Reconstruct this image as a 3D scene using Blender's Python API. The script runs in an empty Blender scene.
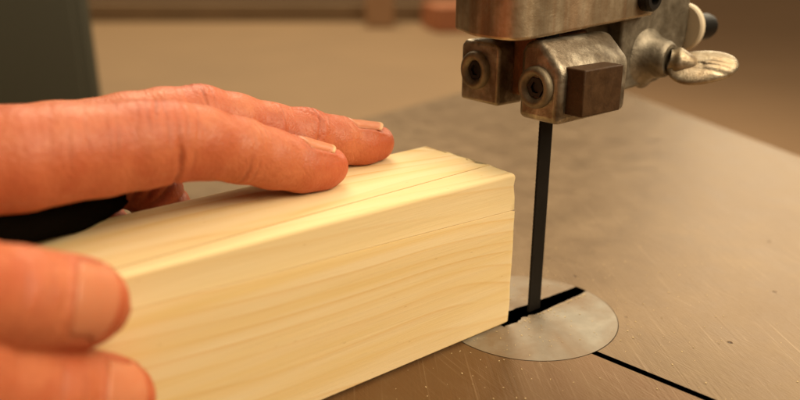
import bpy, bmesh, math, random
import numpy as np
from mathutils import Vector, Matrix
random.seed(7); rng = np.random.default_rng(7)
S = 0.001                      # everything below is written in millimetres
scene = bpy.context.scene
COL = scene.collection

# ------------------------------------------------------------------ helpers
def link(o, parent=None):
    COL.objects.link(o)
    if parent is not None: o.parent = parent
    return o
def tag(o, label=None, cat=None, group=None, kind=None):
    if label: o['label'] = label
    if cat: o['category'] = cat
    if group: o['group'] = group
    if kind: o['kind'] = kind
    return o
def empty(name, loc, label, cat, group=None):
    o = bpy.data.objects.new(name, None); link(o)
    o.empty_display_size = 0.02
    o.location = Vector(loc)*S
    return tag(o, label, cat, group)
def setpar(o, parent):
    """parent while keeping the world place (mesh data is in world mm)"""
    o.parent = parent
    off = Vector((0, 0, 0)); p = parent
    while p is not None:
        off += p.location; p = p.parent
    o.location = -off if o.location.length == 0 else o.location - off
def obj(name, bm, mat, parent=None, smooth=True, angle=35, bevel=0, seg=3, bang=30):
    me = bpy.data.meshes.new(name)
    bmesh.ops.recalc_face_normals(bm, faces=bm.faces)
    bm.to_mesh(me); bm.free()
    me.transform(Matrix.Scale(S, 4))
    o = bpy.data.objects.new(name, me); COL.objects.link(o)
    for m in (mat if isinstance(mat, (list, tuple)) else [mat]): me.materials.append(m)
    if bevel:
        b = o.modifiers.new('bevel', 'BEVEL'); b.width = bevel*S; b.segments = seg
        b.limit_method = 'ANGLE'; b.angle_limit = math.radians(bang); b.harden_normals = False
    if smooth:
        me.shade_smooth()
        if angle: me.set_sharp_from_angle(angle=math.radians(angle))
    if parent is not None: setpar(o, parent)
    return o
def bm_new(): return bmesh.new()
def add_box(bm, x0, x1, y0, y1, z0, z1, M=None):
    vs = [bm.verts.new((x, y, z)) for x in (x0, x1) for y in (y0, y1) for z in (z0, z1)]
    for f in ((0,1,3,2),(4,6,7,5),(0,4,5,1),(2,3,7,6),(0,2,6,4),(1,5,7,3)):
        bm.faces.new([vs[i] for i in f])
    if M is not None: bmesh.ops.transform(bm, matrix=M, verts=vs)
    return vs
def frame_from(axis):
    a = Vector(axis).normalized()
    t = Vector((0,0,1)) if abs(a.z) < .9 else Vector((1,0,0))
    u = t.cross(a).normalized(); v = a.cross(u)
    return a, u, v
def add_lathe(bm, base, axis, prof, n=40, closed_ends=True):
    """prof = [(distance along axis, radius)...]"""
    a, u, v = frame_from(axis); base = Vector(base); rings = []
    for d, r in prof:
        if r <= 1e-6: rings.append([bm.verts.new(base + a*d)])
        else: rings.append([bm.verts.new(base + a*d + (u*math.cos(2*math.pi*i/n) + v*math.sin(2*math.pi*i/n))*r) for i in range(n)])
    for A, B in zip(rings, rings[1:]):
        for i in range(n):
            j = (i+1) % n
            if len(A) == 1 and len(B) == 1: continue
            if len(A) == 1: bm.faces.new((A[0], B[i], B[j]))
            elif len(B) == 1: bm.faces.new((A[i], A[j], B[0]))
            else: bm.faces.new((A[i], A[j], B[j], B[i]))
    return rings
def add_prism(bm, poly, fn):
    """poly extruded: fn(p, k) -> xyz for k = 0, 1"""
    A = [bm.verts.new(fn(p, 0)) for p in poly]; B = [bm.verts.new(fn(p, 1)) for p in poly]
    bm.faces.new(A[::-1]); bm.faces.new(B)
    n = len(poly)
    for i in range(n): bm.faces.new((A[i], A[(i+1) % n], B[(i+1) % n], B[i]))

# ------------------------------------------------------------------ material helpers
class NT:
    def __init__(s, name):
        s.m = bpy.data.materials.new(name); s.m.use_nodes = True
        s.t = s.m.node_tree; s.t.nodes.clear()
        s.out = s.t.nodes.new('ShaderNodeOutputMaterial')
        s.b = s.t.nodes.new('ShaderNodeBsdfPrincipled')
        s.t.links.new(s.b.outputs[0], s.out.inputs[0])
        s.tc = s.t.nodes.new('ShaderNodeTexCoord').outputs['Object']
    def n(s, typ, ins=None, **kw):
        nd = s.t.nodes.new('ShaderNode'+typ)
        for k, v in kw.items(): setattr(nd, k, v)
        for k, v in (ins or {}).items(): s.set(nd.inputs[k], v)
        return nd
    def set(s, sock, v):
        if isinstance(v, bpy.types.NodeSocket): s.t.links.new(v, sock)
        elif isinstance(v, (tuple, list)) and sock.type == 'RGBA': sock.default_value = (*v[:3], 1)
        else: sock.default_value = v
    def map(s, scale=(1,1,1), rot=(0,0,0), loc=(0,0,0), src=None):
        return s.n('Mapping', {'Vector': src or s.tc, 'Scale': scale, 'Rotation': rot, 'Location': loc}).outputs[0]
    def noise(s, vec, scale=5, detail=4, rough=.5, dist=0, out='Fac'):
        return s.n('TexNoise', {'Vector': vec, 'Scale': scale, 'Detail': detail, 'Roughness': rough, 'Distortion': dist}).outputs[out]
    def ramp(s, fac, stops, interp='LINEAR'):
        r = s.n('ValToRGB', {'Fac': fac}); e = r.color_ramp.elements; r.color_ramp.interpolation = interp
        while len(e) < len(stops): e.new(.5)
        for el, (p, c) in zip(e, stops):
            el.position = p; el.color = (*c, 1) if isinstance(c, (tuple, list)) else (c, c, c, 1)
        return r.outputs[0]
    def mix(s, f, a, b, mode='MIX'):
        m = s.n('Mix', data_type='RGBA', blend_type=mode)
        s.set(m.inputs[0], f); s.set(m.inputs[6], a); s.set(m.inputs[7], b); return m.outputs[2]
    def math(s, op, a, b=0., c=0.):
        m = s.n('Math', operation=op); s.set(m.inputs[0], a); s.set(m.inputs[1], b); s.set(m.inputs[2], c); return m.outputs[0]
    def attr(s, name): return s.n('Attribute', attribute_name=name).outputs['Fac']
    def bump(s, h, dist, strength=1., normal=None):
        b = s.n('Bump', {'Height': h, 'Distance': dist, 'Strength': strength})
        if normal: s.set(b.inputs['Normal'], normal)
        return b.outputs[0]
    def p(s, **kw):
        for k, v in kw.items():
            k = {'color':'Base Color','rough':'Roughness','metal':'Metallic','normal':'Normal','spec':'Specular IOR Level',
                 'sss':'Subsurface Weight','sssr':'Subsurface Radius','ssss':'Subsurface Scale','coat':'Coat Weight','coatr':'Coat Roughness','aniso':'Anisotropic'}[k]
            s.set(s.b.inputs[k], v)
        return s.m

def world_obj_coords(t):       # world position, in metres; nothing in the scene moves
    return t.n('NewGeometry').outputs['Position']

def mat_pine():
    t = NT('pine wood'); g = world_obj_coords(t)
    sep = t.n('SeparateXYZ', {'Vector': g}); X, Y, Z = sep.outputs
    # the front strip is another board than the rest
    above = t.math('GREATER_THAN', Z, t.math('MULTIPLY_ADD', X, -.03, .0410))
    front = t.math('LESS_THAN', Y, t.math('MULTIPLY_ADD', X, .056, .0112))
    strip = t.math('MULTIPLY', above, front)
    shift = t.n('CombineXYZ', {'X': t.math('MULTIPLY', strip, .35), 'Y': t.math('MULTIPLY', strip, .13), 'Z': 0.}).outputs[0]
    v = t.n('VectorMath', {0: g, 1: shift}, operation='ADD').outputs[0]
    # growth rings: distance from a pith line well below the block, bent by slow noise
    warp = t.noise(t.map((2.2, 8, 8), src=v), 2.0, 2, .5, out='Color')
    wv = t.n('VectorMath', {0: warp, 1: (.5, .5, .5)}, operation='SUBTRACT').outputs[0]
    wv = t.n('VectorMath', {0: wv, 1: (.0, .042, .042)}, operation='MULTIPLY').outputs[0]
    v2 = t.n('VectorMath', {0: v, 1: wv}, operation='ADD').outputs[0]
    v3 = t.n('VectorMath', {0: v2, 1: (0, .085, .155)}, operation='ADD').outputs[0]
    v4 = t.n('VectorMath', {0: v3, 1: (.0, 1., 1.)}, operation='MULTIPLY').outputs[0]
    rad = t.n('VectorMath', {0: v4}, operation='LENGTH').outputs['Value']
    # slight drift of the rings along the length
    rad = t.math('ADD', rad, t.math('MULTIPLY', X, .028))
    ph = t.math('FRACT', t.math('MULTIPLY', rad, 1/.0047))
    late = t.ramp(ph, [(0, 0.), (.50, .08), (.80, .45), (.90, 1.), (.97, .25), (1., 0.)])
    amp = t.ramp(t.noise(t.map((.6, 30, 30), src=v), 4, 2), [(.35, .1), (.68, 1.)])
    late = t.math('MULTIPLY', t.math('MULTIPLY', late, amp), .95)
    fib = t.noise(t.map((14, 900, 900), src=v), 1., 5, .65)
    fib2 = t.noise(t.map((60, 2600, 2600), src=v), 1., 3, .6)
    c = t.mix(late, (.85, .68, .405), (.72, .44, .15))
    c = t.mix(t.ramp(t.noise(t.map((3, 60, 60), src=v), 3, 3), [(.4, 0.), (.75, 1.)]), c, (.80, .59, .27), 'MIX')
    c = t.mix(t.math('MULTIPLY', strip, .55), c, (.85, .69, .41))
    c = t.mix(.36, c, t.mix(fib, (.74, .66, .54), (1, 1, 1)), 'MULTIPLY')
    c = t.mix(.3, c, t.mix(fib2, (.80, .74, .66), (1, 1, 1)), 'MULTIPLY')
    # tiny resin flecks
    fl = t.n('TexVoronoi', {'Vector': t.map((90, 420, 420), src=v), 'Scale': 1., 'Randomness': 1.}).outputs['Distance']
    c = t.mix(t.ramp(fl, [(0, .7), (.07, 0.)]), c, (.42, .22, .07))
    seam = t.attr('seam')
    c = t.mix(t.math('MULTIPLY', seam, .75), c, (.34, .17, .05))
    h = t.math('ADD', t.math('MULTIPLY', fib, .6), t.math('MULTIPLY', fib2, .5))
    rough = t.ramp(fib, [(.3, .60), (.7, .75)])
    return t.p(color=c, rough=rough, normal=t.bump(h, .00010, 1.), spec=.18, sss=.06, sssr=(1, .6, .3), ssss=.0015)

def mat_iron_table():
    t = NT('worn cast iron'); g = world_obj_coords(t)
    big = t.noise(g, 14, 5, .6, .6); mid = t.noise(t.map((1, 1, 1), loc=(3, 1, 0), src=g), 60, 6, .62, .4)
    fine = t.noise(g, 500, 4, .7)
    scr = t.noise(t.map((16, 1100, 1), src=t.map(rot=(0, 0, math.radians(-56)), src=g)), 1, 5, .65)
    scr2 = t.noise(t.map((26, 1700, 1), src=t.map(rot=(0, 0, math.radians(-83)), src=g)), 1, 3, .6)
    c = t.ramp(mid, [(.28, (.155, .102, .054)), (.50, (.185, .125, .068)), (.74, (.22, .155, .09))])
    c = t.mix(t.ramp(big, [(.38, .4), (.62, 0.)]), c, (.15, .095, .048))
    # browner tone on the half of the table left of the blade gap
    sp = t.n('SeparateXYZ', {'Vector': g})
    side = t.math('LESS_THAN', t.math('MULTIPLY_ADD', sp.outputs[1], .1436, sp.outputs[0]), -.0101)
    near = t.math('LESS_THAN', sp.outputs[1], -.001)
    c = t.mix(t.math('MULTIPLY', t.math('MULTIPLY', side, near), t.ramp(mid, [(.3, .85), (.7, .5)])), c, (.16, .085, .036))
    # dark pits and pale dust specks
    v = t.n('TexVoronoi', {'Vector': g, 'Scale': 85., 'Randomness': 1.})
    pit = t.ramp(v.outputs['Distance'], [(.03, 1.), (.08, 0.)])
    sel = t.ramp(t.n('SeparateColor', {'Color': v.outputs['Color']}).outputs[0], [(.82, 0.), (.84, 1.)], 'CONSTANT')
    pit = t.math('MULTIPLY', pit, sel)
    c = t.mix(pit, c, (.05, .022, .01))
    sl = t.ramp(scr, [(.60, 0.), (.70, .6)]); sl2 = t.ramp(scr2, [(.62, 0.), (.72, .5)])
    lines = t.math('MAXIMUM', sl, sl2)
    c = t.mix(t.math('MULTIPLY', lines, .5), c, (.46, .36, .25)); c = t.mix(t.ramp(scr, [(.30, .55), (.42, 0.)]), c, (.13, .08, .04))
    rough = t.math('ADD', t.math('MULTIPLY', mid, .22), t.math('ADD', t.math('MULTIPLY', fine, .12), t.math('MULTIPLY_ADD', lines, -.06, .24)))
    h = t.math('ADD', t.math('MULTIPLY', scr, .5), t.math('ADD', t.math('MULTIPLY', scr2, .4), t.math('MULTIPLY', mid, .12)))
    h = t.math('SUBTRACT', h, t.math('MULTIPLY', pit, 1.5))
    c = t.mix(1., c, (1.02, .97, .90), 'MULTIPLY')
    return t.p(color=c, metal=.6, rough=rough, normal=t.bump(h, .00030, .8), spec=.5)

def mat_metal(name, c0, c1, metal=.8, r0=.3, r1=.5, grime=(.05, .03, .015), gamt=.5, bump=.0002, scale=160, streak=None, seed=0.):
    t = NT(name); g = world_obj_coords(t); g = t.map((1, 1, 1), loc=(seed, seed*.7, 0), src=g)
    a = t.noise(g, scale, 6, .65, .3); b = t.noise(g, scale*.28, 4, .6, .5); f = t.noise(g, scale*7, 3, .6)
    c = t.ramp(a, [(.35, c0), (.65, c1)])
    if streak:
        # milled bands running up the casting
        s = t.noise(t.map(streak, src=g), 1, 4, .6)
        c = t.mix(t.ramp(s, [(.35, .7), (.58, 0.)]), c, tuple(x*.6 for x in c0))
        s2 = t.noise(t.map(tuple(x*1.7 for x in streak), loc=(.3, .1, 0), src=g), 1, 2, .5)
        c = t.mix(t.ramp(s2, [(.50, 0.), (.64, .45)]), c, (.36, .17, .075))
        a2 = s
    else: a2 = a
    c = t.mix(t.math('MULTIPLY', t.ramp(b, [(.42, 1.), (.62, 0.)]), gamt), c, grime)
    rough = t.math('MULTIPLY_ADD', a2, (r1-r0)*1.6, r0 - (r1-r0)*.3)
    h = t.math('ADD', t.math('MULTIPLY', f, .35), t.math('ADD', a, t.math('MULTIPLY', a2, .5)))
    return t.p(spec=.5 if metal > .2 else .22, color=c, metal=metal, rough=rough, normal=t.bump(h, bump, .7))

def mat_plain(name, c, rough=.6, metal=0., var=.25, scale=30, bump=0., spec=.5):
    t = NT(name); g = world_obj_coords(t)
    n = t.noise(g, scale, 4, .6)
    col = t.mix(n, tuple(x*(1-var) for x in c), tuple(min(1, x*(1+var)) for x in c))
    t.p(color=col, rough=rough, metal=metal, spec=spec)
    if bump: t.p(normal=t.bump(n, bump))
    return t.m

def mat_skin():
    t = NT('skin'); g = world_obj_coords(t)
    red = t.attr('red'); crease = t.attr('crease')
    m1 = t.noise(g, 70, 4, .6, .3); m2 = t.noise(g, 380, 4, .65)
    c = t.mix(t.ramp(m1, [(.38, 0.), (.62, 1.)]), (.53, .165, .070), (.45, .108, .042))
    c = t.mix(t.math('MULTIPLY', t.ramp(m2, [(.45, 0.), (.7, 1.)]), .35), c, (.36, .076, .026))
    c = t.mix(t.math('MULTIPLY', red, .75), c, (.43, .072, .024))
    c = t.mix(t.math('MULTIPLY', crease, .5), c, (.17, .028, .010))
    # skin cells: fine polygonal relief plus fine stretched lines
    v1 = t.n('TexVoronoi', {'Vector': t.map((1, 1.0, 1), src=g), 'Scale': 900., 'Randomness': 1.}, feature='DISTANCE_TO_EDGE').outputs['Distance']
    v2 = t.n('TexVoronoi', {'Vector': t.map((1.6, .7, .7), rot=(.3, .2, .6), src=g), 'Scale': 430., 'Randomness': 1.}, feature='DISTANCE_TO_EDGE').outputs['Distance']
    h = t.math('ADD', t.math('MINIMUM', t.math('MULTIPLY', v1, 2.), .45), t.math('MINIMUM', t.math('MULTIPLY', v2, 2.4), .5))
    wv = t.n('VectorMath', {0: t.noise(g, 160, 3, out='Color'), 1: (.004, .004, .004)}, operation='MULTIPLY').outputs[0]
    wv = t.n('VectorMath', {0: g, 1: wv}, operation='ADD').outputs[0]
    v3 = t.n('TexVoronoi', {'Vector': t.map((1.5, .6, .6), src=t.map(rot=(0, .55, .35), src=wv)), 'Scale': 260., 'Randomness': 1.}, feature='DISTANCE_TO_EDGE').outputs['Distance']
    h = t.math('ADD', h, t.math('MULTIPLY', t.math('MINIMUM', t.math('MULTIPLY', v3, 5.), .8), .55))
    h = t.math('ADD', h, t.math('MULTIPLY', m2, .9))
    rough = t.math('MULTIPLY_ADD', m2, .26, .34)
    return t.p(color=c, rough=rough, normal=t.bump(h, .00011, .8), spec=.42, sss=.22, sssr=(1., .28, .12), ssss=.0022)

def mat_nail():
    t = NT('fingernail'); g = world_obj_coords(t)
    w = t.attr('free'); e = t.attr('edge')
    c = t.mix(t.noise(g, 300, 3), (.56, .20, .095), (.50, .155, .07))
    c = t.mix(t.math('MULTIPLY', e, .15), c, (.64, .34, .18)); c = t.mix(t.math('MULTIPLY', w, .6), c, (.70, .44, .22))
    return t.p(color=c, rough=.42, spec=.4, sss=.3, sssr=(1, .4, .2), ssss=.002, normal=t.bump(t.noise(g, 500, 2), .00005), coat=.0, coatr=.25)

PINE = mat_pine(); IRON = mat_iron_table(); SKIN = mat_skin(); NAIL = mat_nail()
INSERT = mat_metal('dull aluminium insert', (.235, .205, .160), (.30, .265, .21), .35, .38, .55, (.20, .125, .065), .75, .00010, 120)
HOLDER = mat_metal('grimy cast steel', (.30, .25, .185), (.46, .40, .31), .7, .28, .48, (.075, .045, .02), .75, .00028, 330)
COPPER = mat_metal('brown tinted milled steel', (.50, .40, .27), (.64, .53, .38), .8, .32, .50, (.22, .14, .075), .55, .00022, 300, streak=(130, 130, 3))
BRACKET = mat_metal('dark grey cast bracket', (.20, .17, .125), (.31, .265, .20), .6, .38, .52, (.06, .042, .022), .6, .00028, 300, seed=2.)
BRASS = mat_metal('worn plated thumb screw', (.36, .30, .21), (.48, .41, .31), .9, .32, .46, (.17, .10, .045), .6, .00025, 420, seed=1.)
BLOCKM = mat_metal('brown oxidised steel', (.040, .018, .006), (.075, .036, .014), .1, .45, .6, (.04, .02, .01), .5, .0003, 200, seed=4.)
BLADE = mat_metal('dark blade steel', (.004, .003, .002), (.007, .005, .003), .1, .5, .62, (.010, .007, .005), .5, .00003, 200)
HOLE = mat_plain('black oxide steel', (.012, .009, .007), .5, .4)
BLACKP = mat_plain('black plastic', (.006, .005, .004), .5, spec=.15)
IVORY = mat_plain('ivory nylon', (.60, .50, .36), .5, var=.08)
BUSH = mat_metal('worn steel bushing', (.17, .135, .085), (.28, .225, .15), .5, .45, .6, (.08, .05, .025), .6, .0002, 260, seed=3.)

# ------------------------------------------------------------------ bandsaw
saw = empty('bandsaw', (0, 0, 0), 'bandsaw with a worn iron table, thin dark blade and grimy steel blade guide', 'bandsaw')
DC = (-3.9, -.6); DR = 31.0
# table: one outline that runs in along the blade gap, round the insert and out again
outer = [(420, 353), (89, 273), (-260, 130), (-260, -330), (108, -330), (275, 36)]
ga, gb = Vector((-5.8, -29.9)), Vector((-.2, -68.9)); gd = (gb-ga).normalized(); gp_ = Vector((-gd.y, gd.x))
GW = 1.35
def line_y(p, d, y): return p + d*((y-p.y)/d.y)
R_ = DR + .28
angs = math.atan2(ga.y-DC[1], ga.x-DC[0]); da = GW/R_
circ = [(DC[0]+R_*math.cos(a), DC[1]+R_*math.sin(a)) for a in [angs-da-(2*math.pi-2*da)*i/120 for i in range(121)]]
pl = line_y(ga+gp_*GW, gd, -330); pr_ = line_y(ga-gp_*GW, gd, -330)
if pl.x > pr_.x: pl, pr_ = pr_, pl
poly = [(420, 353), (89, 273), (-260, 130), (-260, -330), tuple(pl)] + circ + [tuple(pr_), (108, -330), (275, 36)]
# the circle must start on the left lip and end on the right lip
c0 = circ[0]
if c0[0] > circ[-1][0]: poly = [(420, 353), (89, 273), (-260, 130), (-260, -330), tuple(pl)] + circ[::-1] + [tuple(pr_), (108, -330), (275, 36)]
bm = bm_new()
add_prism(bm, poly, lambda p, k: (p[0], p[1], 0 if k else -28))
bmesh.ops.triangulate(bm, faces=[f for f in bm.faces if len(f.verts) > 6])
obj('table', bm, IRON, saw, smooth=False, bevel=.35, seg=2, bang=50)
# recess ledge the insert lies on, with the throat open below the slot
bm = bm_new(); add_lathe(bm, (DC[0], DC[1], -12), (0,0,1), [(0, 16), (0, 36), (7, 36), (7, 16), (0, 16)], 64)
obj('insert_ledge', bm, HOLE, saw)
# insert disc with its slot open to the edge
def ragged(p0, p1, n, amp):
    p0, p1 = Vector(p0), Vector(p1); d = (p1-p0); nn = Vector((-d.y, d.x)).normalized(); out = []
    for i in range(n+1):
        out.append(tuple(p0 + d*(i/n) + nn*(rng.uniform(-amp, amp) if 0 < i < n else 0)))
    return out
up_in, up_out = (-20, 2.6), (25.4, 2.9); lo_in, lo_out = (-20, -2.3), (25.6, -2.0)
def ang(p): return math.atan2(p[1]-DC[1], p[0]-DC[0])
a0 = ang(up_out); a1 = ang(lo_out) + 2*math.pi
arc = [(DC[0]+DR*math.cos(a0+(a1-a0)*i/140), DC[1]+DR*math.sin(a0+(a1-a0)*i/140)) for i in range(141)]
poly = arc + [(25.6, -2.0)] + ragged((24.0, -2.4), (-2, -2.9), 22, .16) + ragged((-3, -2.3), (-17, -2.6), 12, .8) + ragged((-17, 5.6), (-2, 4.4), 8, .3) + ragged((-1, 4.2), (22, 3.0), 14, .14) + [(25.6, 2.9)]
bm = bm_new(); add_prism(bm, poly, lambda p, k: (p[0], p[1], .10 if k else -3.0))
bmesh.ops.triangulate(bm, faces=[f for f in bm.faces if len(f.verts) > 6])
obj('table_insert', bm, INSERT, saw, smooth=False, bevel=.22, seg=2, bang=50)
# saw body below the table
bm = bm_new(); add_box(bm, -60, 70, 40, 170, -260, -28.5); add_box(bm, -200, 160, -30, 220, -900, -260)
obj('saw_base', bm, BRACKET, saw, bevel=6)
# blade
bm = bm_new()
add_box(bm, -2.5, 3.2, -.42, .42, -120, 320)
n = 300
for i in range(n):                       # fine teeth on the feed side
    z = -120 + i*1.4666
    a = [bm.verts.new(p) for p in ((-2.5, -.41, z), (-3.05, 0, z+.1), (-2.5, .41, z), (-2.5, -.41, z+1.4), (-2.5, .41, z+1.4))]
    for f in ((0,1,2), (0,3,1), (1,3,4), (1,4,2), (0,2,4,3)): bm.faces.new([a[k] for k in f])
obj('saw_blade', bm, BLADE, saw, smooth=False)
# centre holder
def bushing(y, z, r, parent, name='bushing', x=-10.):
    bm = bm_new()
    add_lathe(bm, (x+2, y, z), (-1,0,0), [(0, r), (3.0, r), (3.7, r-.25), (4.2, r-.9), (4.3, r-1.6), (4.0, r-2.2), (3.3, r-2.7), (3.0, r-3.0), (2.0, r-3.15), (-3, r-3.2)], 48)
    b = obj(name, bm, BUSH, parent, angle=50)
    bm = bm_new(); add_lathe(bm, (x+2, y, z), (-1,0,0), [(-3, 3.3), (2.9, 3.3), (2.9, 1.9), (2.1, 1.8), (2.1, 0)], 6)
    return b, bm
bm = bm_new()
prof = [(3.3, 70.8), (3.3, 92), (1.5, 95.2), (-5.0, 95.6), (-12.9, 88.2), (-13.3, 86), (-13.3, 70.8)]
add_prism(bm, prof, lambda p, k: (-10 if not k else 23.5, p[0], p[1] + (0 if not k else .6)))
holder = obj('guide_holder', bm, HOLDER, saw, bevel=2.2, seg=4, angle=60)
b, hb = bushing(-4.4, 81.6, 6.5, holder); obj('set_screw', hb, HOLE, holder, smooth=False)
bm = bm_new(); add_box(bm, -6.8, 11.6, -19.6, -4, 74.2, 88.4)
obj('guide_block', bm, BLOCKM, saw, bevel=.45, seg=2)
# far holder
bm = bm_new()
prof = [(30.4, 72.6), (30.4, 91.0), (28.6, 93.0), (14, 92.6), (12.4, 91.0), (12.4, 72.6)]
add_prism(bm, prof, lambda p, k: (-10 if not k else 2., p[0], p[1]))
far = obj('guide_holder', bm, HOLDER, saw, bevel=2.0, seg=4, angle=60)
b, hb = bushing(22.6, 83.4, 6.3, far); obj('set_screw', hb, HOLE, far, smooth=False)
bm = bm_new(); add_box(bm, -3.5, 22, 3.0, 12.8, 76.0, 96); add_box(bm, -.5, 24, 12.4, 26, 80, 100)
obj('holder_bridge', bm, mat_metal('reddish steel bridge', (.20, .085, .035), (.30, .15, .07), .7, .35, .5, (.05, .02, .01), .5, .0003), saw, bevel=1)
# main housing
def rounded(poly, radii, n=8):
    out = []
    m = len(poly)
    for i in range(m):
        p = Vector(poly[i]); a = Vector(poly[i-1]); b = Vector(poly[(i+1) % m]); r = radii[i]
        if r <= 0: out.append(tuple(p)); continue
        da, db = (a-p).normalized(), (b-p).normalized()
        s, e = p+da*r, p+db*r
        for k in range(n+1):
            t_ = k/n; out.append(tuple((1-t_)**2*s + 2*t_*(1-t_)*p + t_*t_*e))
    return out
foot = rounded([(-20.5, 14), (-20.5, -5), (47, -5), (47, 30), (-14, 30)], [3, 9, 3, 0, 2])
bm = bm_new()
add_prism(bm, foot, lambda p, k: (p[0], p[1], 175 if k else 96.6 + .062*(p[0]+8)))
housing = obj('guide_housing', bm, COPPER, saw, bevel=1.1, seg=3, angle=50, bang=40)
bm = bm_new(); add_lathe(bm, (40.2, -4.5, 106), (0,-1,0), [(-2, 4.3), (3.6, 4.3), (4.4, 3.6), (4.4, 2.2), (2, 2.1), (2, 0)], 36)
obj('cap_screw', bm, HOLE, housing)
bm = bm_new(); add_box(bm, 0, 24, 4, 24, 175, 330); obj('guide_post', bm, BRACKET, saw, bevel=2)
# bracket, with a swelling boss for the thumb screw
bm = bm_new()
foot = [(36.5, 73.6), (36.5, 130), (76, 130), (76, 87), (70, 79), (62, 75.0)]
add_prism(bm, rounded(foot, [2, 2, 2, 6, 3, 5], 5), lambda p, k: (p[0], 0 if k else 9.5, p[1]))
add_box(bm, 20, 40, 6, 12, 84, 128)
bracket = obj('bracket', bm, BRACKET, saw, bevel=1.2, seg=3, angle=50)
BX, BZ = 53.5, 84.6
bm = bm_new(); add_lathe(bm, (BX, 1, BZ), (.10, -1, -.02), [(0, 11.5), (1.0, 9.6), (2.5, 8.0), (5, 7.0), (7.5, 6.5), (8.4, 6.1), (9.0, 5.3), (9.0, 4.2), (8.5, 4.0), (8.5, 0)], 48)
obj('boss', bm, BRACKET, bracket)
# thumb screw : neck, collar and a flattened oval grip
grip_c = Vector((61.5, -16.5, 82.2))
rt = Vector((.79, -.61, 0)); tilt = (rt + Vector((0, 0, .10))).normalized()
neck0 = Vector((BX+.6, -7.5, BZ-.2))
bm = bm_new(); ax = (grip_c - neck0); add_lathe(bm, neck0, ax, [(0, 3.8), (1.6, 4.0), (2.0, 4.8), (3.0, 5.1), (4.2, 4.7), (6, 3.9), (9, 2.6), (11, 0)], 32)
nrm = Vector((-.42, -.60, .68)).normalized(); nrm = (nrm - tilt*nrm.dot(tilt)).normalized(); wid = tilt.cross(nrm)
nu, nv = 120, 90; rows = []
for j in range(nv+1):
    ph = math.pi*j/nv - math.pi/2; row = []
    for i in range(nu):
        th = 2*math.pi*i/nu
        sx = math.copysign(abs(math.cos(th))**.85, math.cos(th)); sy = math.copysign(abs(math.sin(th))**.85, math.sin(th))
        cph = abs(math.cos(ph))**.8
        a = 12.4*sx*cph; b_ = (6.6 - 1.0*sx)*sy*cph; c_ = 2.7*math.sin(ph)*(1+.15*sx)
        # a long hollow pressed into the faces
        q_ = b_*.92 - a*.30
        hol = .6*(.45*math.exp(-((q_-2.4)/.7)**2) + .4*math.exp(-((q_+1.9)/.6)**2) + .3*math.exp(-((q_-.3)/.5)**2))*max(0, 1-(a/11)**2)
        c_ -= math.copysign(hol, math.sin(ph))*min(1, abs(math.sin(ph))*1.6)
        row.append(bm.verts.new(grip_c + tilt*a + wid*b_ + nrm*c_))
    rows.append(row)
for A, B in zip(rows, rows[1:]):
    for i in range(nu): bm.faces.new((A[i], A[(i+1) % nu], B[(i+1) % nu], B[i]))
bm.faces.new(rows[0][::-1]); bm.faces.new(rows[-1])
obj('thumb_screw', bm, BRASS, bracket, angle=0)
bm = bm_new(); add_lathe(bm, (76.6, 3.6, 93.2), (1,0,0), [(0, 3), (0, 8.3), (.6, 8.9), (2.4, 8.9), (3.0, 8.3), (3.0, 0)], 48)
obj('washer', bm, IVORY, bracket)
bm = bm_new(); add_lathe(bm, (79, 1.5, 92.8), (1,0,0), [(0, 3.4), (2.2, 3.6), (2.5, 5.0), (11, 5.0), (13.0, 4.4), (13.8, 3.0), (14, 0)], 36)
obj('knob', bm, BLACKP, bracket)

# ------------------------------------------------------------------ pine block
L0, L1 = -262., -14.0
def block_section(x):
    t = (x-L1)/(L0-L1); yb = 43.2 - 9.3*t - 0*x; H = 54.
    gy = 11.2 + .056*x; gz = 41.0 - .03*x
    pts = []; seam = []
    def A(y, z, s=0.): pts.append((y, z)); seam.append(s)
    y0 = -1.2                    # front face leans a hair: -1.6 at the foot, -1.0 at the top
    A(-1.6+1.0, 0); A(-1.6, 1.0)
    for k in range(1, 6): A(-1.55, 1+ (gz-1.6)*k/6)
    A(-1.5, gz-.30); A(-1.47, gz-.15, .25); A(-1.35, gz, .42); A(-1.43, gz+.15, .25); A(-1.4, gz+.30)
    A(-1.3, 46); A(-1.2, 50); A(-1.2, H-1.3-.35); A(-1.2, H-1.3-.12)
    for k in range(9):
        a = math.pi/2*k/8; r = 1.3
        A(-1.2 + r - r*math.cos(a), H-r+r*math.sin(a))
    A(-1.2+1.3+.12, H); A(-1.2+1.3+.35, H); A((gy-.4)*.6+.6, H); A(gy-.6, H); A(gy-.45, H); A(gy-.34, H); A(gy-.13, H-.05, 1.); A(gy, H-.55, 1.); A(gy+.13, H-.05, 1.); A(gy+.34, H); A(gy+.45, H); A(gy+.6, H)
    for k in range(1, 6): A(gy + (yb-2.5-gy)*k/6, H)
    A(yb-2.5, H); A(yb-2.3, H)
    for k in range(6):
        a = math.pi/2*k/5; r = 2.2
        A(yb-r+r*math.sin(a), H-r+r*math.cos(a))
    A(yb, 20); A(yb, 1); A(yb-1, 0)
    return pts, seam
bm = bm_new(); lay = bm.verts.layers.float.new('seam'); rows = []
xs = [L0, L0+.6] + list(np.linspace(L0+2, L1-9, 60)) + [L1-6, L1-4.2, L1-3, L1-2, L1-1.2, L1-.5, L1]
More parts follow.
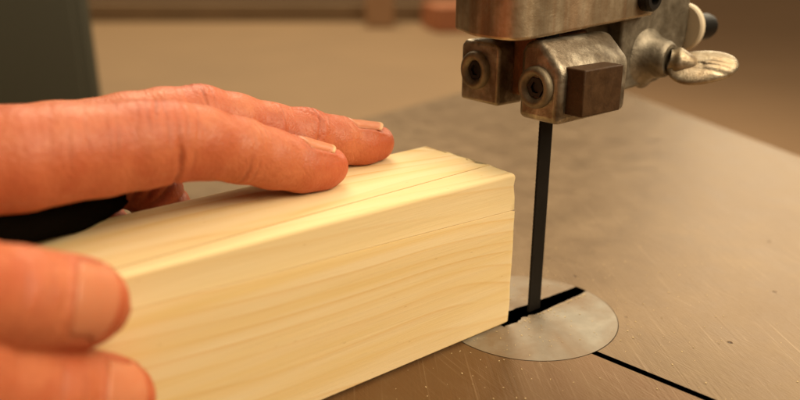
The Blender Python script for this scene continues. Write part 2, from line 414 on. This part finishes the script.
for xi, x in enumerate(xs):
    pts, seam = block_section(x); row = []
    cy, cz = 20, 27
    d = L1-x
    ins = {0: 0}.get(1, 0); ins = .28*(max(0, 1-d/1.0))**2 + (0 if x > L0+1 else .6)
    for (y, z), s in zip(pts, seam):
        xx = x
        if d < 1.5:              # saw-torn end : a ragged lip, with small bites near the seams
            xx += .5*math.sin(y*.9+z*.31)*math.cos(z*.7) - (2.2 if s else 0)*.5
            if z > 50: xx -= 3.2*max(0, (y-26)/17)**2 + (1.3 if 15 < y < 19 or 24 < y < 27 else 0)
        if s and d < 5: z -= .5*(y > 0) ; y += 0
        k = 1 - ins/25
        wz = .35*math.sin(x*.021+y*.1)*(z > 50)*0
        v = bm.verts.new((xx, cy+(y-cy)*k, max(.05, (cz+(z-cz)*k) if z > 1 else z+.05))); v[lay] = s
        row.append(v)
    rows.append(row)
for A_, B_ in zip(rows, rows[1:]):
    m = len(A_)
    for i in range(m): bm.faces.new((A_[i], A_[(i+1) % m], B_[(i+1) % m], B_[i]))
bm.faces.new(rows[0]); bm.faces.new(rows[-1])
wood = obj('wood_block', bm, PINE, None, angle=38)
tag(wood, 'pale pine block with a fine pencil-thin seam, lying on the saw table against the blade', 'wood block')

# ------------------------------------------------------------------ hands (implicit surface -> mesh)
def rc(P, a, b, ra, rb):
    """distance to a round cone"""
    a = np.asarray(a, np.float32); b = np.asarray(b, np.float32)
    ba = b-a; l2 = float(ba@ba); rr = ra-rb; a2 = l2-rr*rr; il2 = 1/l2
    pa = P-a; y = pa@ba; z = y-l2
    x2 = ((pa*l2 - y[..., None]*ba)**2).sum(-1); y2 = y*y*l2; z2 = z*z*l2
    k = np.sign(rr)*rr*rr*x2
    d1 = np.sqrt(x2+z2)*il2-rb; d2 = np.sqrt(x2+y2)*il2-ra; d3 = (np.sqrt(x2*a2*il2)+y*rr)*il2-ra
    return np.where(np.sign(z)*a2*z2 > k, d1, np.where(np.sign(y)*a2*y2 < k, d2, d3)).astype(np.float32)
def smin(a, b, k):
    h = np.maximum(k-np.abs(a-b), 0)/k
    return np.minimum(a, b) - h*h*k*.25
def smax(a, b, k): return -smin(-a, -b, k)
def block_sdf(P):
    x, y, z = P[..., 0], P[..., 1], P[..., 2]
    yb = 43.2 - 9.3*(x-L1)/(L0-L1)
    yf = -1.2 - .007*(54-z)
    a = np.maximum(np.maximum(yf - y, y-yb), z-54.0)
    r = 1.3                       # rounded front edge
    qy, qz = (yf+r)-y, z-(54.-r)
    c = np.where((qy > 0) & (qz > 0), np.sqrt(qy*qy+qz*qz)-r, a)
    return c
class Hand:
    def __init__(s, fingers, palm, kf=2.5, kp=9., extra=()):
        s.f = fingers; s.palm = palm; s.kf = kf; s.kp = kp
    def sdf(s, P):
        F = None
        for f in s.f:
            d = None
            for (a, b) in zip(f, f[1:]):
                q = rc(P, a[:3], b[:3], a[3], b[3])
                d = q if d is None else smin(d, q, s.kf)
            F = d if F is None else smin(F, d, .7)
        M = None
        for (a, b) in s.palm:
            q = rc(P, a[:3], b[:3], a[3], b[3]); M = q if M is None else smin(M, q, 12.)
        D = smin(F, M, s.kp)
        return smax(D, -(block_sdf(P)-.05), .8)
def nets(fn, lo, hi, h):
    lo = np.array(lo, float); n = np.ceil((np.array(hi)-lo)/h).astype(int)+1
    ax = [lo[i]+h*np.arange(n[i]) for i in range(3)]
    V = np.empty(n, np.float32)
    B = 12
    st = [np.arange(0, n[k], B) for k in range(3)]
    cen = np.stack(np.meshgrid(*[lo[k]+h*(st[k]+(B-1)/2) for k in range(3)], indexing='ij'), -1).astype(np.float32)
    D = fn(cen)
    for (i, j, k), d in np.ndenumerate(D):
        sl = (slice(st[0][i], st[0][i]+B), slice(st[1][j], st[1][j]+B), slice(st[2][k], st[2][k]+B))
        if abs(d) > B*h*.87*1.25+4: V[sl] = d; continue
        G = np.stack(np.meshgrid(ax[0][sl[0]], ax[1][sl[1]], ax[2][sl[2]], indexing='ij'), -1).astype(np.float32)
        V[sl] = fn(G)
    ins = V < 0
    c = np.zeros((n[0]-1, n[1]-1, n[2]-1), np.int8)
    for dx in (0,1):
        for dy in (0,1):
            for dz in (0,1): c += ins[dx:n[0]-1+dx, dy:n[1]-1+dy, dz:n[2]-1+dz]
    act = (c > 0) & (c < 8); idx = -np.ones(act.shape, np.int64); cells = np.argwhere(act); idx[act] = np.arange(len(cells))
    acc = np.zeros((len(cells), 3)); cnt = np.zeros(len(cells))
    corners = [(a,b,d) for a in (0,1) for b in (0,1) for d in (0,1)]
    for i, p in enumerate(corners):
        for q in corners[i+1:]:
            if sum(abs(p[k]-q[k]) for k in range(3)) != 1: continue
            pa = cells+p; qa = cells+q
            va = V[tuple(pa.T)]; vb = V[tuple(qa.T)]; m = (va < 0) != (vb < 0)
            t = np.where(m, va/np.where(m, va-vb, 1), 0)[:, None]
            acc += np.where(m[:, None], pa+(qa-pa)*t, 0); cnt += m
    verts = lo + h*acc/cnt[:, None]
    quads = []
    for axn in range(3):
        o1, o2 = [(1,2),(2,0),(0,1)][axn]
        sl0 = [slice(1, n[k]-1) for k in range(3)]; sl0[axn] = slice(0, n[axn]-1); sl1 = list(sl0); sl1[axn] = slice(1, n[axn])
        A = ins[tuple(sl0)]; B = ins[tuple(sl1)]; e = np.argwhere(A != B)
        sgn = A[tuple(e.T)]
        off = np.ones(3, int); off[axn] = 0; e = e+off
        u = np.zeros(3, int); u[o1] = 1; w = np.zeros(3, int); w[o2] = 1
        q = np.stack([idx[tuple((e-u-w).T)], idx[tuple((e-w).T)], idx[tuple(e.T)], idx[tuple((e-u).T)]], 1)
        q[~sgn] = q[~sgn][:, ::-1]; quads.append(q)
    return verts, np.concatenate(quads)
def grad(fn, P, e=.15):
    k = np.array([[1,-1,-1],[-1,-1,1],[-1,1,-1],[1,1,1]], float); g = 0
    for r in k: g = g + r*fn((P+r*e).astype(np.float32))[:, None].astype(float)
    return g/np.maximum(np.linalg.norm(g, axis=1, keepdims=True), 1e-9)
def project(fn, P, it=3):
    for _ in range(it):
        g = grad(fn, P); P = P - g*np.clip(fn(P.astype(np.float32)).astype(float), -.6, .6)[:, None]*.9
    return P
def subdiv(V, Q):
    E = np.concatenate([Q[:, [0,1]], Q[:, [1,2]], Q[:, [2,3]], Q[:, [3,0]]]); Es = np.sort(E, 1)
    key = Es[:, 0]*len(V)+Es[:, 1]; uq, inv = np.unique(key, return_inverse=True)
    a, b = uq//len(V), uq % len(V); mid = (V[a]+V[b])/2; fc = V[Q].mean(1)
    n = len(V); m = len(uq); q = len(Q); inv = inv.reshape(4, q)+n; f = np.arange(q)+n+m
    NV = np.concatenate([V, mid, fc])
    NQ = np.concatenate([np.stack([Q[:, i], inv[i], f, inv[i-1]], 1) for i in range(4)])
    return NV, NQ
def vn(P, s, seed):
    """cheap smooth noise, -1..1"""
    r = np.random.default_rng(seed); o = 0
    for k in range(7):
        w = r.normal(size=3); w *= s*(0.6+1.1*r.random())/np.linalg.norm(w); o = o+np.sin(P@w+r.random()*6.28 + 1.3*np.sin(P@(w[::-1]*.7)))
    return o/4.
def unit(v): v = np.array(v, float); return v/np.linalg.norm(v)

def make_hand(name, hand, lo, hi, h, creases, nails, reds, root, label, parent_label=None):
    fn = hand.sdf
    V, Q = nets(fn, lo, hi, h)
    V = project(fn, V, 3); V, Q = subdiv(V, Q); V = project(fn, V, 2)
    N = grad(fn, V)
    disp = np.zeros(len(V)); cr = np.zeros(len(V)); red = np.zeros(len(V))
    # soft unevenness of flesh and tendons
    disp += .16*vn(V, .16, 3) + .07*vn(V, .5, 4) + .022*vn(V, 2.2, 5)
    for c in creases:
        p, t, d, amax, sig, dep, seed = c[:7]
        t = unit(t); d = unit(np.array(d, float) - t*np.dot(d, t)); b = np.cross(t, d)
        rel = V-np.array(p); rad = np.linalg.norm(rel, axis=1); s = rel@t
        ang_ = np.arctan2(rel@b, rel@d)
        skew = c[7] if len(c) > 7 else 0.
        s = s + skew*ang_ + .55*vn(V, .22, seed) + .22*vn(V, .8, seed+5) + .25*np.sin(ang_*3+seed)
        wob = np.clip(.55+.6*vn(V, .30, seed+9), .05, 1)
        sig = sig*.85; dep = dep*1.45
        win = np.clip(1.25-(np.abs(ang_)/amax)**2, 0, 1)*np.clip((19-rad)/4, 0, 1)
        w = np.exp(-(s/sig)**2)*win
        lip = (np.exp(-((np.abs(s)-2.4*sig)/(1.4*sig))**2))*win
        disp += wob*(-dep*w + dep*.16*lip); cr = np.maximum(cr, w*wob*min(1, dep/.35))
    for p, r, a in reds: red = np.maximum(red, a*np.exp(-(((V-np.array(p))**2).sum(1))/(r*r)))
    # keep pads that touch the block flat
    nb = block_sdf(V.astype(np.float32)); touch = np.clip((nb-.3)/.8, 0, 1)
    # nail beds
    nail_meshes = []
    def one(f):
        def g(P):
            d = None
            for (a, b) in zip(f, f[1:]):
                q = rc(P, a[:3], b[:3], a[3], b[3]); d = q if d is None else smin(d, q, hand.kf)
            return d
        return g
    for fi, (c0, t, nn, L, thm, free) in enumerate(nails):
        own = one(hand.f[fi])
        t = unit(t); nn = unit(np.array(nn, float) - t*np.dot(nn, t)); b = np.cross(t, nn); c0 = np.array(c0, float)
        rel = V-c0; vv = rel@t/L; th = np.arctan2(rel@b, rel@nn)/thm
        near = (np.linalg.norm(rel, axis=1) < 22)
        base = .16*th*th
        inside = np.maximum(np.abs(th), np.where(vv < .5, (base+.0-vv)*2.2+1, 0))   # 1 on the border
        rim = np.exp(-((inside-1.13)/.10)**2)*near*(vv > -.25)*(vv < .95)
        bed = 1/(1+np.exp((inside-1.0)*25))*near*(vv < 1.2)*(vv > -.1)
        disp += .30*rim - .27*bed; red = np.maximum(red, .35*rim); cr = np.maximum(cr, .8*np.exp(-((inside-1.03)/.05)**2)*near*(vv > -.2)*(vv < .95))
        ns, nv_ = 21, 31; pts = np.zeros((ns, nv_, 3)); fr = np.zeros((ns, nv_)); ed = np.zeros((ns, nv_))
        for i in range(ns):
            u = -1+2*i/(ns-1); ang_ = u*thm; d = nn*math.cos(ang_)+b*math.sin(ang_)
            v0 = .16*u*u*L; v1 = L*(1+free-.20*abs(u)**2.5)
            vs = np.linspace(v0, v1, nv_)
            base_p = c0+np.outer(vs, t); r = np.full(nv_, 14.)
            for _ in range(60):
                r = r - .8*own((base_p+d*r[:, None]).astype(np.float32)).astype(float); r = np.clip(r, 1., 16)
            k = int(nv_*.62); sl = (r[k]-r[k-10])/(vs[k]-vs[k-10]); sl = min(max(sl, -.30), .05)
            ext = r[k]+sl*(vs-vs[k]); r = np.where(np.arange(nv_) > k, np.maximum(r*0+ext, ext), r)
            edge = max(0, (abs(u)-.75)/.25)**2
            prox = np.clip(1-(np.arange(nv_)/2.5), 0, 1)**2
            r = r + .02 - .5*edge*(np.arange(nv_) < nv_-6) - .8*prox
            pts[i] = base_p+d*r[:, None]
            x = (np.arange(nv_)/(nv_-1)); fr[i] = np.clip((x-(.90-.03*u*u))/.03, 0, 1)*(free > 0)
            ed[i] = np.clip(1-x/.12, 0, 1)*.7
        nail_meshes.append((pts, fr, ed))
    V2 = V + N*(disp*touch)[:, None]
    me = bpy.data.meshes.new(name)
    me.from_pydata((V2*S).tolist(), [], Q.tolist()); me.update()
    for nm, arr in (('red', red), ('crease', np.clip(cr, 0, 1))):
        at = me.attributes.new(nm, 'FLOAT', 'POINT'); at.data.foreach_set('value', arr.astype(np.float32))
    me.shade_smooth(); me.materials.append(SKIN)
    o = bpy.data.objects.new('skin', me); COL.objects.link(o)
    e = empty(name, root, label, 'hand'); setpar(o, e)
    for pts, fr, ed in nail_meshes:
        ns, nv_, _ = pts.shape
        vs = (pts*S).reshape(-1, 3).tolist(); fs = [(i*nv_+j, (i+1)*nv_+j, (i+1)*nv_+j+1, i*nv_+j+1) for i in range(ns-1) for j in range(nv_-1)]
        m = bpy.data.meshes.new('fingernail'); m.from_pydata(vs, [], fs); m.update()
        for nm, arr in (('free', fr), ('edge', ed)):
            at = m.attributes.new(nm, 'FLOAT', 'POINT'); at.data.foreach_set('value', arr.reshape(-1).astype(np.float32))
        m.shade_smooth(); m.materials.append(NAIL)
        no = bpy.data.objects.new('fingernail', m); COL.objects.link(no)
        so = no.modifiers.new('solid', 'SOLIDIFY'); so.thickness = .30*S; so.offset = 0
        setpar(no, e)
    return e

def sleeve(e, pts, name='sleeve'):
    """pts = [(xyz, radius)...] fabric tube with soft folds"""
    bm = bm_new(); rows = []; n = 64
    P = [Vector(p) for p, r in pts]
    M = 60
    for i in range(M+1):
        f = i/M*(len(pts)-1); k = min(int(f), len(pts)-2); t_ = f-k
        c = P[k].lerp(P[k+1], t_); r = pts[k][1]*(1-t_)+pts[k+1][1]*t_
        a, u, v = frame_from(P[k+1]-P[k])
        row = []
        for j in range(n):
            th = 2*math.pi*j/n
            rr = r + (1.8*math.sin(f*5+2*th)+1.2*math.sin(f*9-3*th+1))*min(1, f*1.5)
            row.append(bm.verts.new(c+(u*math.cos(th)+v*math.sin(th))*rr))
        rows.append(row)
    for A, B in zip(rows, rows[1:]):
        for j in range(n): bm.faces.new((A[j], A[(j+1) % n], B[(j+1) % n], B[j]))
    o = obj(name, bm, mat_plain('dark cotton', (.022, .018, .014), .85, var=.3, scale=400, bump=.0003), e, angle=0)
    so = o.modifiers.new('solid', 'SOLIDIFY'); so.thickness = 1.6*S
    return o

# left hand, palm down: index and middle finger stretched along the top of the block
L_index = [(-168,27,77.2,12.2),(-150.5,25.3,76.8,11.8),(-142,25,76.8,11.3),(-132.9,25,76,11.0),(-123.1,25,75.7,10.8),(-115.3,25,75.2,10.1),(-107.4,25,73.6,9.4),
           (-96.2,24.8,69.6,8.6),(-87.1,24.5,65.8,8.2),(-77.5,24,62.2,7.6),(-71.5,24,60.6,6.7),(-68,24,60.0,5.6)]
L_middle = [(-165,46,76,11),(-137.4,46,75.0,9.7),(-119,45.5,75.6,9.3),(-108.9,45,76.0,9.2),(-98.5,45,75.6,9.2),(-88.4,43.6,72.6,8.7),(-77.7,42.3,69.0,8.3),
            (-66.2,40.9,66.2,8.2),(-55.8,39.8,62.8,7.8),(-46.0,38.8,60.4,7.1),(-40.5,38.3,59.9,6.2)]
L_ring = [(-160,63,74,11),(-138,61,66,9.2),(-122,56,59.5,8.9),(-112.5,54,56,8.5),(-109.5,52,47,7.7),(-118,50,32,7.2),(-128,49,24,6.8)]
L_pinky = [(-165,76,66,10),(-145,72,57,8.2),(-129,68,48,7.3),(-124,63,42,6.8),(-130,57,32,6.4),(-139,55,25,6.0)]
L_thumb = [(-225,35,78,15),(-196,28,70,12),(-176,33,66,10.2),(-152,38,63.5,8.8)]
L_palm = [((-172,28,77,12.3),(-240,44,90,17)),((-168,46,76,12),(-240,52,92,17)),((-165,62,73,12.5),(-240,62,94,17)),((-168,75,67,11.5),(-240,70,90,16)),
          ((-225,38,82,17),(-190,32,74,13)),((-240,50,94,21),(-262,56,98,21)),((-240,64,92,19),(-262,60,97,21)),((-260,58,98,22),(-330,75,112,27)),
          ((-185,50,68,12),(-220,55,78,16)),((-210,44,66,15),(-148,49,58,9.5))]
left = Hand([L_index, L_middle, L_ring, L_pinky, L_thumb], L_palm)
T1 = (1, 0, -.28); UPN = (0, -.25, 1)
cre = []
# index: folds over the middle joint (skewed, as on the photo), the fold below it, the end joint
for k, (dx, dep) in enumerate(((-8.5,.14),(-5.6,.20),(-3.2,.26),(-.8,.22),(1.8,.18),(4.2,.14),(7,.10))):
    cre.append(((-117.5+dx, 25, 76), (1, 0, -.1), (0, -.5, 1), 1.15, .42, dep, 11+k, 1.9))
for k, (dx, dep) in enumerate(((-26,.10),(-22,.12),(-18.5,.10),(-14.5,.13),(-12,.12))):
    cre.append(((-117.5+dx, 25, 76), (1, 0, .05), (0, -.6, 1), 1.2, .5, dep, 31+k, 3.0))
cre.append(((-116.0, 25, 75), (1, 0, -.1), (0, -.7, -1), 1.25, .75, .75, 41, -.4))
cre.append(((-113.0, 25, 75), (1, 0, -.1), (0, -.7, -1), .95, .45, .28, 42, .4))
cre.append(((-97.5, 25, 70), T1, (0, -.8, -1), 1.1, .55, .34, 43, .3))
cre.append(((-95.2, 25, 69), T1, (0, -.8, -1), .9, .4, .16, 44))
for k, (dx, dep) in enumerate(((-3,.12),(-1,.20),(1.2,.18),(3.2,.12))):
    cre.append(((-94+dx, 24.6, 69), T1, UPN, .95, .38, dep, 51+k))
for k, (dx, dep) in enumerate(((-5.5,.2),(-3,.26),(-.5,.30),(2,.26),(4.6,.18))):
    cre.append(((-101+dx, 45, 77), (1, 0, -.1), (0, -.2, 1), 1.1, .45, dep, 61+k, .8))
for k, (dx, dep) in enumerate(((-3.4,.14),(-1.2,.26),(1.2,.26),(3.4,.14))):
    cre.append(((-65+dx, 41, 66), (1, -.1, -.35), (0, -.2, 1), 1.2, .4, dep, 71+k))
cre.append(((-66, 41, 66), (1, -.1, -.35), (0, -1, -.8), 1.0, .5, .25, 76))
for k, (p, tdir) in enumerate((((-118,55,58),(1,0,-.5)),((-114.5,54.5,57),(1,0,-.9)),((-111.5,54,54.5),(.8,0,-1.3)),((-110,53,51),(.4,0,-1.6)))):
    cre.append((p, tdir, (.9, -1, .5), 1.5, .8, .65, 81+k))
for k, (p, tdir) in enumerate((((-127,66,48),(1,0,-.9)),((-123,64,44),(.4,0,-1.5)))):
    cre.append((p, tdir, (.9, -1, .4), 1.5, .8, .6, 91+k))
reds = [((-117,22,86),9,.8),((-68,22,58),12,.85),((-42,36,57),11,.9),((-100,43,86),9,.9),((-65,40,74),8,.6),((-95,22,70),7,.35),((-116,20,66),8,.8),((-110,50,50),14,.6),((-150,20,70),22,.5)]
# nails: centre on the bone line at the nail root, direction, up, length, half angle, overhang
nails = [((-80.5,24.2,63.6), (1,0,-.28), (-.05,.04,1), 12.2, .84, .04),
         ((-53.0,39.7,62.4), (1,-.07,-.24), (-.05,.08,1), 12.8, .84, .04)]
lh = make_hand('hand', left, (-300, -5, 12), (-55+25, 105, 130), 1.05, cre, nails, reds, (-240, 50, 75),
               'hand resting palm down on top of the block, two long fingers pointing at the blade')
sleeve(lh, [((-262, 57, 98), 27), ((-330, 74, 112), 33), ((-430, 95, 132), 42), ((-560, 120, 160), 52)])

bm = bm_new()  # added black shape that stands in for the shade under the palm
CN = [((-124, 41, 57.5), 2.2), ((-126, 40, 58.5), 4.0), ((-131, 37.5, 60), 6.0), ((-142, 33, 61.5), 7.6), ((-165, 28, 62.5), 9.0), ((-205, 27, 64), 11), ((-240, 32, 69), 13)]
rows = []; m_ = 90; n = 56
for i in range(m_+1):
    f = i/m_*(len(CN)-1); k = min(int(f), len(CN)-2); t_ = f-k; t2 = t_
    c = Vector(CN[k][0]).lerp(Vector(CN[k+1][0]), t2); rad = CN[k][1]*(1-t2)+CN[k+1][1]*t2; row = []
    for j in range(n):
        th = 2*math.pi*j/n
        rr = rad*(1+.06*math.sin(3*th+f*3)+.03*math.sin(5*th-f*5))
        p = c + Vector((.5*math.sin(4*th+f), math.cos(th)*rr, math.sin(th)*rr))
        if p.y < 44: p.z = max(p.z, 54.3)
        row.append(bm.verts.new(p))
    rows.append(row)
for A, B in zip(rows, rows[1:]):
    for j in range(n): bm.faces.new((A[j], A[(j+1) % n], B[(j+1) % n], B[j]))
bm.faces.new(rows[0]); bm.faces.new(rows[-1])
palm_shade = obj('shade_filler', bm, mat_plain('black shade filler', (.004, .003, .002), 1., var=.3, scale=500, bump=.0003, spec=.0), None, angle=0)
tag(palm_shade, 'black filler shape standing in for the shade between the flat palm and the block', 'shade_filler')

# right hand, knuckles towards the viewer: finger pads against the near face of the block
R_index = [(-215,-36,86,12.5),(-196,-28.5,80.5,10.4),(-184,-23.5,74.5,10.0),(-172,-18,67,9.6),(-162,-14.5,60.4,9.9),(-156,-12.4,57,9.7),(-151.5,-11.2,55,9.2),(-149.3,-10.8,54.1,8.4)]
R_middle = [(-222,-40,66,12.5),(-203,-32,66,10.8),(-188,-26,60,10.4),(-176,-20,51.5,10),(-160,-14.5,38.5,10.1),(-154,-12,34,9.9),(-149,-11.2,31,9.4),(-146.6,-10.8,29.6,8.5)]
R_ring = [(-228,-42,44,12),(-210,-34,42,10.2),(-192,-26,34,9.6),(-178,-19,24,9.2),(-166,-14,15,8.8),(-158,-11.5,10.5,7.8)]
R_pinky = [(-236,-42,26,11),(-222,-34,22,9),(-208,-26,16,8.2),(-196,-19,11.5,7.8),(-186,-13,9.5,7.2)]
R_thumb = [(-275,-20,95,16),(-250,-8,90,13),(-228,4,80,11.5),(-212,12,70,10.5),(-202,16,65,9)]
R_palm = [((-218,-37,88,13),(-290,-62,104,18)),((-225,-41,66,13),(-292,-66,92,18)),((-231,-43,45,12.5),(-294,-68,80,18)),((-238,-43,28,11.5),(-296,-66,70,16)),
          ((-270,-30,92,17),(-296,-60,98,20)),((-292,-66,92,22),(-320,-76,100,24)),((-296,-66,80,19),(-320,-76,98,24)),((-316,-75,98,24),(-390,-110,130,29)),((-245,-40,62,14),(-285,-60,84,18))]
right = Hand([R_index, R_middle, R_ring, R_pinky, R_thumb], R_palm)
creR = []
tI = (1, .4, -.78)
for k, (s, dep) in enumerate(((-3.2,.10),(-1.,.16),(1.4,.18),(3.6,.1))):
    creR.append(((-163+s*.75, -15-s*-.2, 63-s*.6), tI, (-.1,-1,.2), 1.0, .45, dep, 111+k))
    creR.append(((-163+s*.75, -15-s*-.2, 41-s*.6), tI, (-.1,-1,.2), 1.0, .45, dep, 121+k))
redsR = [((-147,-14,52),11,.8),((-144,-14,29),11,.8),((-163,-22,64),9,.4),((-186,-33,78),10,.7)]
nd = (1, .18, -.62); nn_ = (.42, -1, .48)
nailsR = [((-157.0,-12.6,57.8), nd, nn_, 10.4, .86, -.06),
          ((-154.4,-12.4,34.4), nd, nn_, 10.8, .86, -.06)]
rh = make_hand('hand', right, (-350, -110, 1), (-130, 30, 135), 1.05, creR, nailsR, redsR, (-290, -62, 60),
               'hand in the near left corner pressing two fingertips against the side of the block')
sleeve(rh, [((-318, -76, 99), 29), ((-390, -108, 128), 36), ((-480, -140, 160), 44), ((-600, -170, 190), 54)])

# ------------------------------------------------------------------ sawdust
bm = bm_new()
def chip(x, y, z, s):
    a = random.random()*6.28; u = Vector((math.cos(a), math.sin(a), random.uniform(-.2, .3)))*s; v = Vector((-math.sin(a), math.cos(a), random.uniform(-.2, .2)))*s*random.uniform(.3, .8)
    c = Vector((x, y, z+s*.35)); w = Vector((0, 0, s*.3))
    top = [bm.verts.new(c+p+w*.5) for p in (u, v, -u*.8, -v)]; bot = [bm.verts.new(c+p-w*.7) for p in (u*.8, v*.9, -u, -v*.8)]
    bm.faces.new(top); bm.faces.new(bot[::-1])
    for i in range(4): bm.faces.new((top[i], bot[i], bot[(i+1) % 4], top[(i+1) % 4]))
for _ in range(800):
    r = abs(random.gauss(0, 1)); a = random.random()*6.28
    x, y = DC[0]+r*75*math.cos(a), DC[1]+r*75*math.sin(a)
    if -262 < x < -13 and -2.5 < y < 44: continue
    if not (-250 < x < 250 and -250 < y < 170): continue
    d = math.hypot(x-DC[0], y-DC[1])
    if abs(d-DR) < 1.2 or (-4 < y < 6.5 and -20 < x < 28) or (abs(x-(-3)) < 4 and y < -28): continue
    chip(x, y, .12 if d < DR else .0, random.choice((.15, .2, .25, .35)))
for _ in range(60):                       # dust gathered along the slot lips
    x = random.uniform(-12, 24); chip(x, -3.4-abs(random.gauss(0, .5)), .12, random.uniform(.15, .4))
dust = obj('sawdust', bm, mat_plain('pine dust', (.62, .47, .26), .8, var=.2, scale=900), None, smooth=False)
tag(dust, 'fine pale sawdust scattered over the iron saw table', 'sawdust', kind='stuff')

# ------------------------------------------------------------------ the room behind, far out of focus
az = 52.27741705
def rz(bm, a, loc):
    bmesh.ops.transform(bm, matrix=Matrix.Translation(loc) @ Matrix.Rotation(math.radians(a), 4, 'Z'), verts=bm.verts)
bm = bm_new(); s_ = 60000
vs = [bm.verts.new(p) for p in ((-s_, -s_, -905), (s_, -s_, -905), (s_, s_, -905), (-s_, s_, -905))]; bm.faces.new(vs)
fl = obj('floor', bm, mat_plain('brown workshop floor', (.62, .39, .22), .95, var=.12, scale=1.5), None, smooth=False); tag(fl, kind='structure')
# pale workbench (frame: local x along the view's right, local y away from the viewer)
a_b = az-90
bm = bm_new()
add_box(bm, -1500, 330, 0, 1850, -60, 0)
FW = Vector((math.cos(math.radians(az)), math.sin(math.radians(az)), 0)); RT = Vector((FW.y, -FW.x, 0))
CXY = Vector((-181.57, -157.35, 0)); bench_loc = CXY + FW*900 + Vector((0, 0, -150))
rz(bm, a_b, bench_loc)
bench = empty('workbench', (700, 1100, -905), 'long pale wooden workbench, out of focus behind the saw', 'workbench')
obj('bench_top', bm, mat_plain('scuffed plywood', (.235, .142, .064), .75, var=.16, scale=3.5), bench, bevel=4)
bm = bm_new(); add_box(bm, -1500, 330, 1790, 1850, 1, 62); rz(bm, a_b, bench_loc); obj('back_rail', bm, mat_plain('worn brown rail', (.20, .125, .062), .8, scale=6), bench, bevel=4)
for lx, ly in ((-1440, 60), (270, 60), (-1440, 1790), (270, 1790)):
    bm = bm_new(); add_box(bm, lx-40, lx+40, ly-40, ly+40, -755, -60); rz(bm, a_b, bench_loc); obj('leg', bm, mat_plain('bench leg wood', (.34, .22, .11), .7), bench, bevel=3)
# dark green cabinet at the left
bm = bm_new(); add_box(bm, -900, 0, 0, 170, 0, 1900); cl = Vector((21, 571, -905))
rz(bm, a_b+23, cl)
cab = empty('machine_cabinet', (-200, 750, -905), 'tall dark green machine cabinet, blurred at the left edge', 'cabinet')
GREEN = mat_plain('dark green enamel', (.040, .036, .019), .6, var=.12, scale=3)
obj('cabinet_body', bm, GREEN, cab, bevel=8)
bm = bm_new(); add_box(bm, -880, -14, -5, -.5, 60, 1860); rz(bm, a_b+23, cl); obj('door', bm, GREEN, cab, bevel=4)
# red-brown box standing on the bench
def crate(lat, fw, w, d, h, c, label, rot=12):
    px, py, _ = CXY + RT*lat + FW*fw
    bm = bm_new(); add_box(bm, -w/2, w/2, -d/2, d/2, 1, h); rz(bm, a_b+rot, Vector((px, py, -150)))
    o = obj('box', bm, mat_plain('painted box '+label[:8], c, .6, var=.15, scale=10), None, bevel=5); tag(o, label, 'box'); return o
crate(-70, 2560, 90, 120, 130, (.38, .21, .10), 'small orange brown box standing upright near the back edge of the workbench', 5)
crate(195, 2480, 210, 200, 80, (.42, .15, .06), 'low rust red box on the pale workbench, beside the blade guide')

# ------------------------------------------------------------------ camera
f_px = 740.; pitch = math.atan(260/f_px)
cam_d = bpy.data.cameras.new('camera'); cam = bpy.data.objects.new('camera', cam_d); COL.objects.link(cam)
cam_d.sensor_width = 36; cam_d.lens = f_px/800*36; cam_d.clip_start = .01; cam_d.clip_end = 200
cam.location = Vector((-181.57, -157.35, 124.27))*S
a = math.radians(az)
cam.rotation_euler = (math.pi/2 - pitch, 0, a - math.pi/2)
cam_d.dof.use_dof = True; cam_d.dof.focus_distance = .232; cam_d.dof.aperture_fstop = 7.2
scene.camera = cam

# ------------------------------------------------------------------ light
def area(name, loc, target, size, power, col, sy=None):
    l = bpy.data.lights.new(name, 'AREA'); l.size = size; l.energy = power; l.color = col
    if sy: l.shape = 'RECTANGLE'; l.size_y = sy
    o = bpy.data.objects.new(name, l); COL.objects.link(o); o.location = Vector(loc)*S
    o.rotation_euler = (Vector(target)*S - o.location).to_track_quat('-Z', 'Y').to_euler(); return o
WARM = (1, .835, .585)
area('key_light_right', (260, -640, 640), (-60, 0, 40), .60, 9.5, WARM)  # unseen lamp, added to light the block's front face
area('soft_light_above', (160, -230, 1080), (-40, 10, 30), 1.1, 8.5, WARM)  # unseen wide lamp, added overhead to soften the hand's shadow
area('sheen_light_back', (1450, 420, 720), (60, 0, 0), .8, 9, WARM)  # unseen lamp, placed so the table shows it as sheen
area('bench_fill_light', (1200, 2200, 2600), (1100, 1900, -150), 1.8, 118, WARM)  # unseen lamp, added to light the bench and floor evenly
w = bpy.data.worlds.new('World'); scene.world = w; w.use_nodes = True
bg = w.node_tree.nodes['Background']; bg.inputs[0].default_value = (1, .74, .46, 1); bg.inputs[1].default_value = .15
scene.view_settings.view_transform = 'Standard'; scene.view_settings.look = 'None'; scene.view_settings.exposure = .08; scene.view_settings.gamma = 1
scene.render.engine = 'CYCLES'; scene.cycles.use_denoising = True; scene.cycles.max_bounces = 8
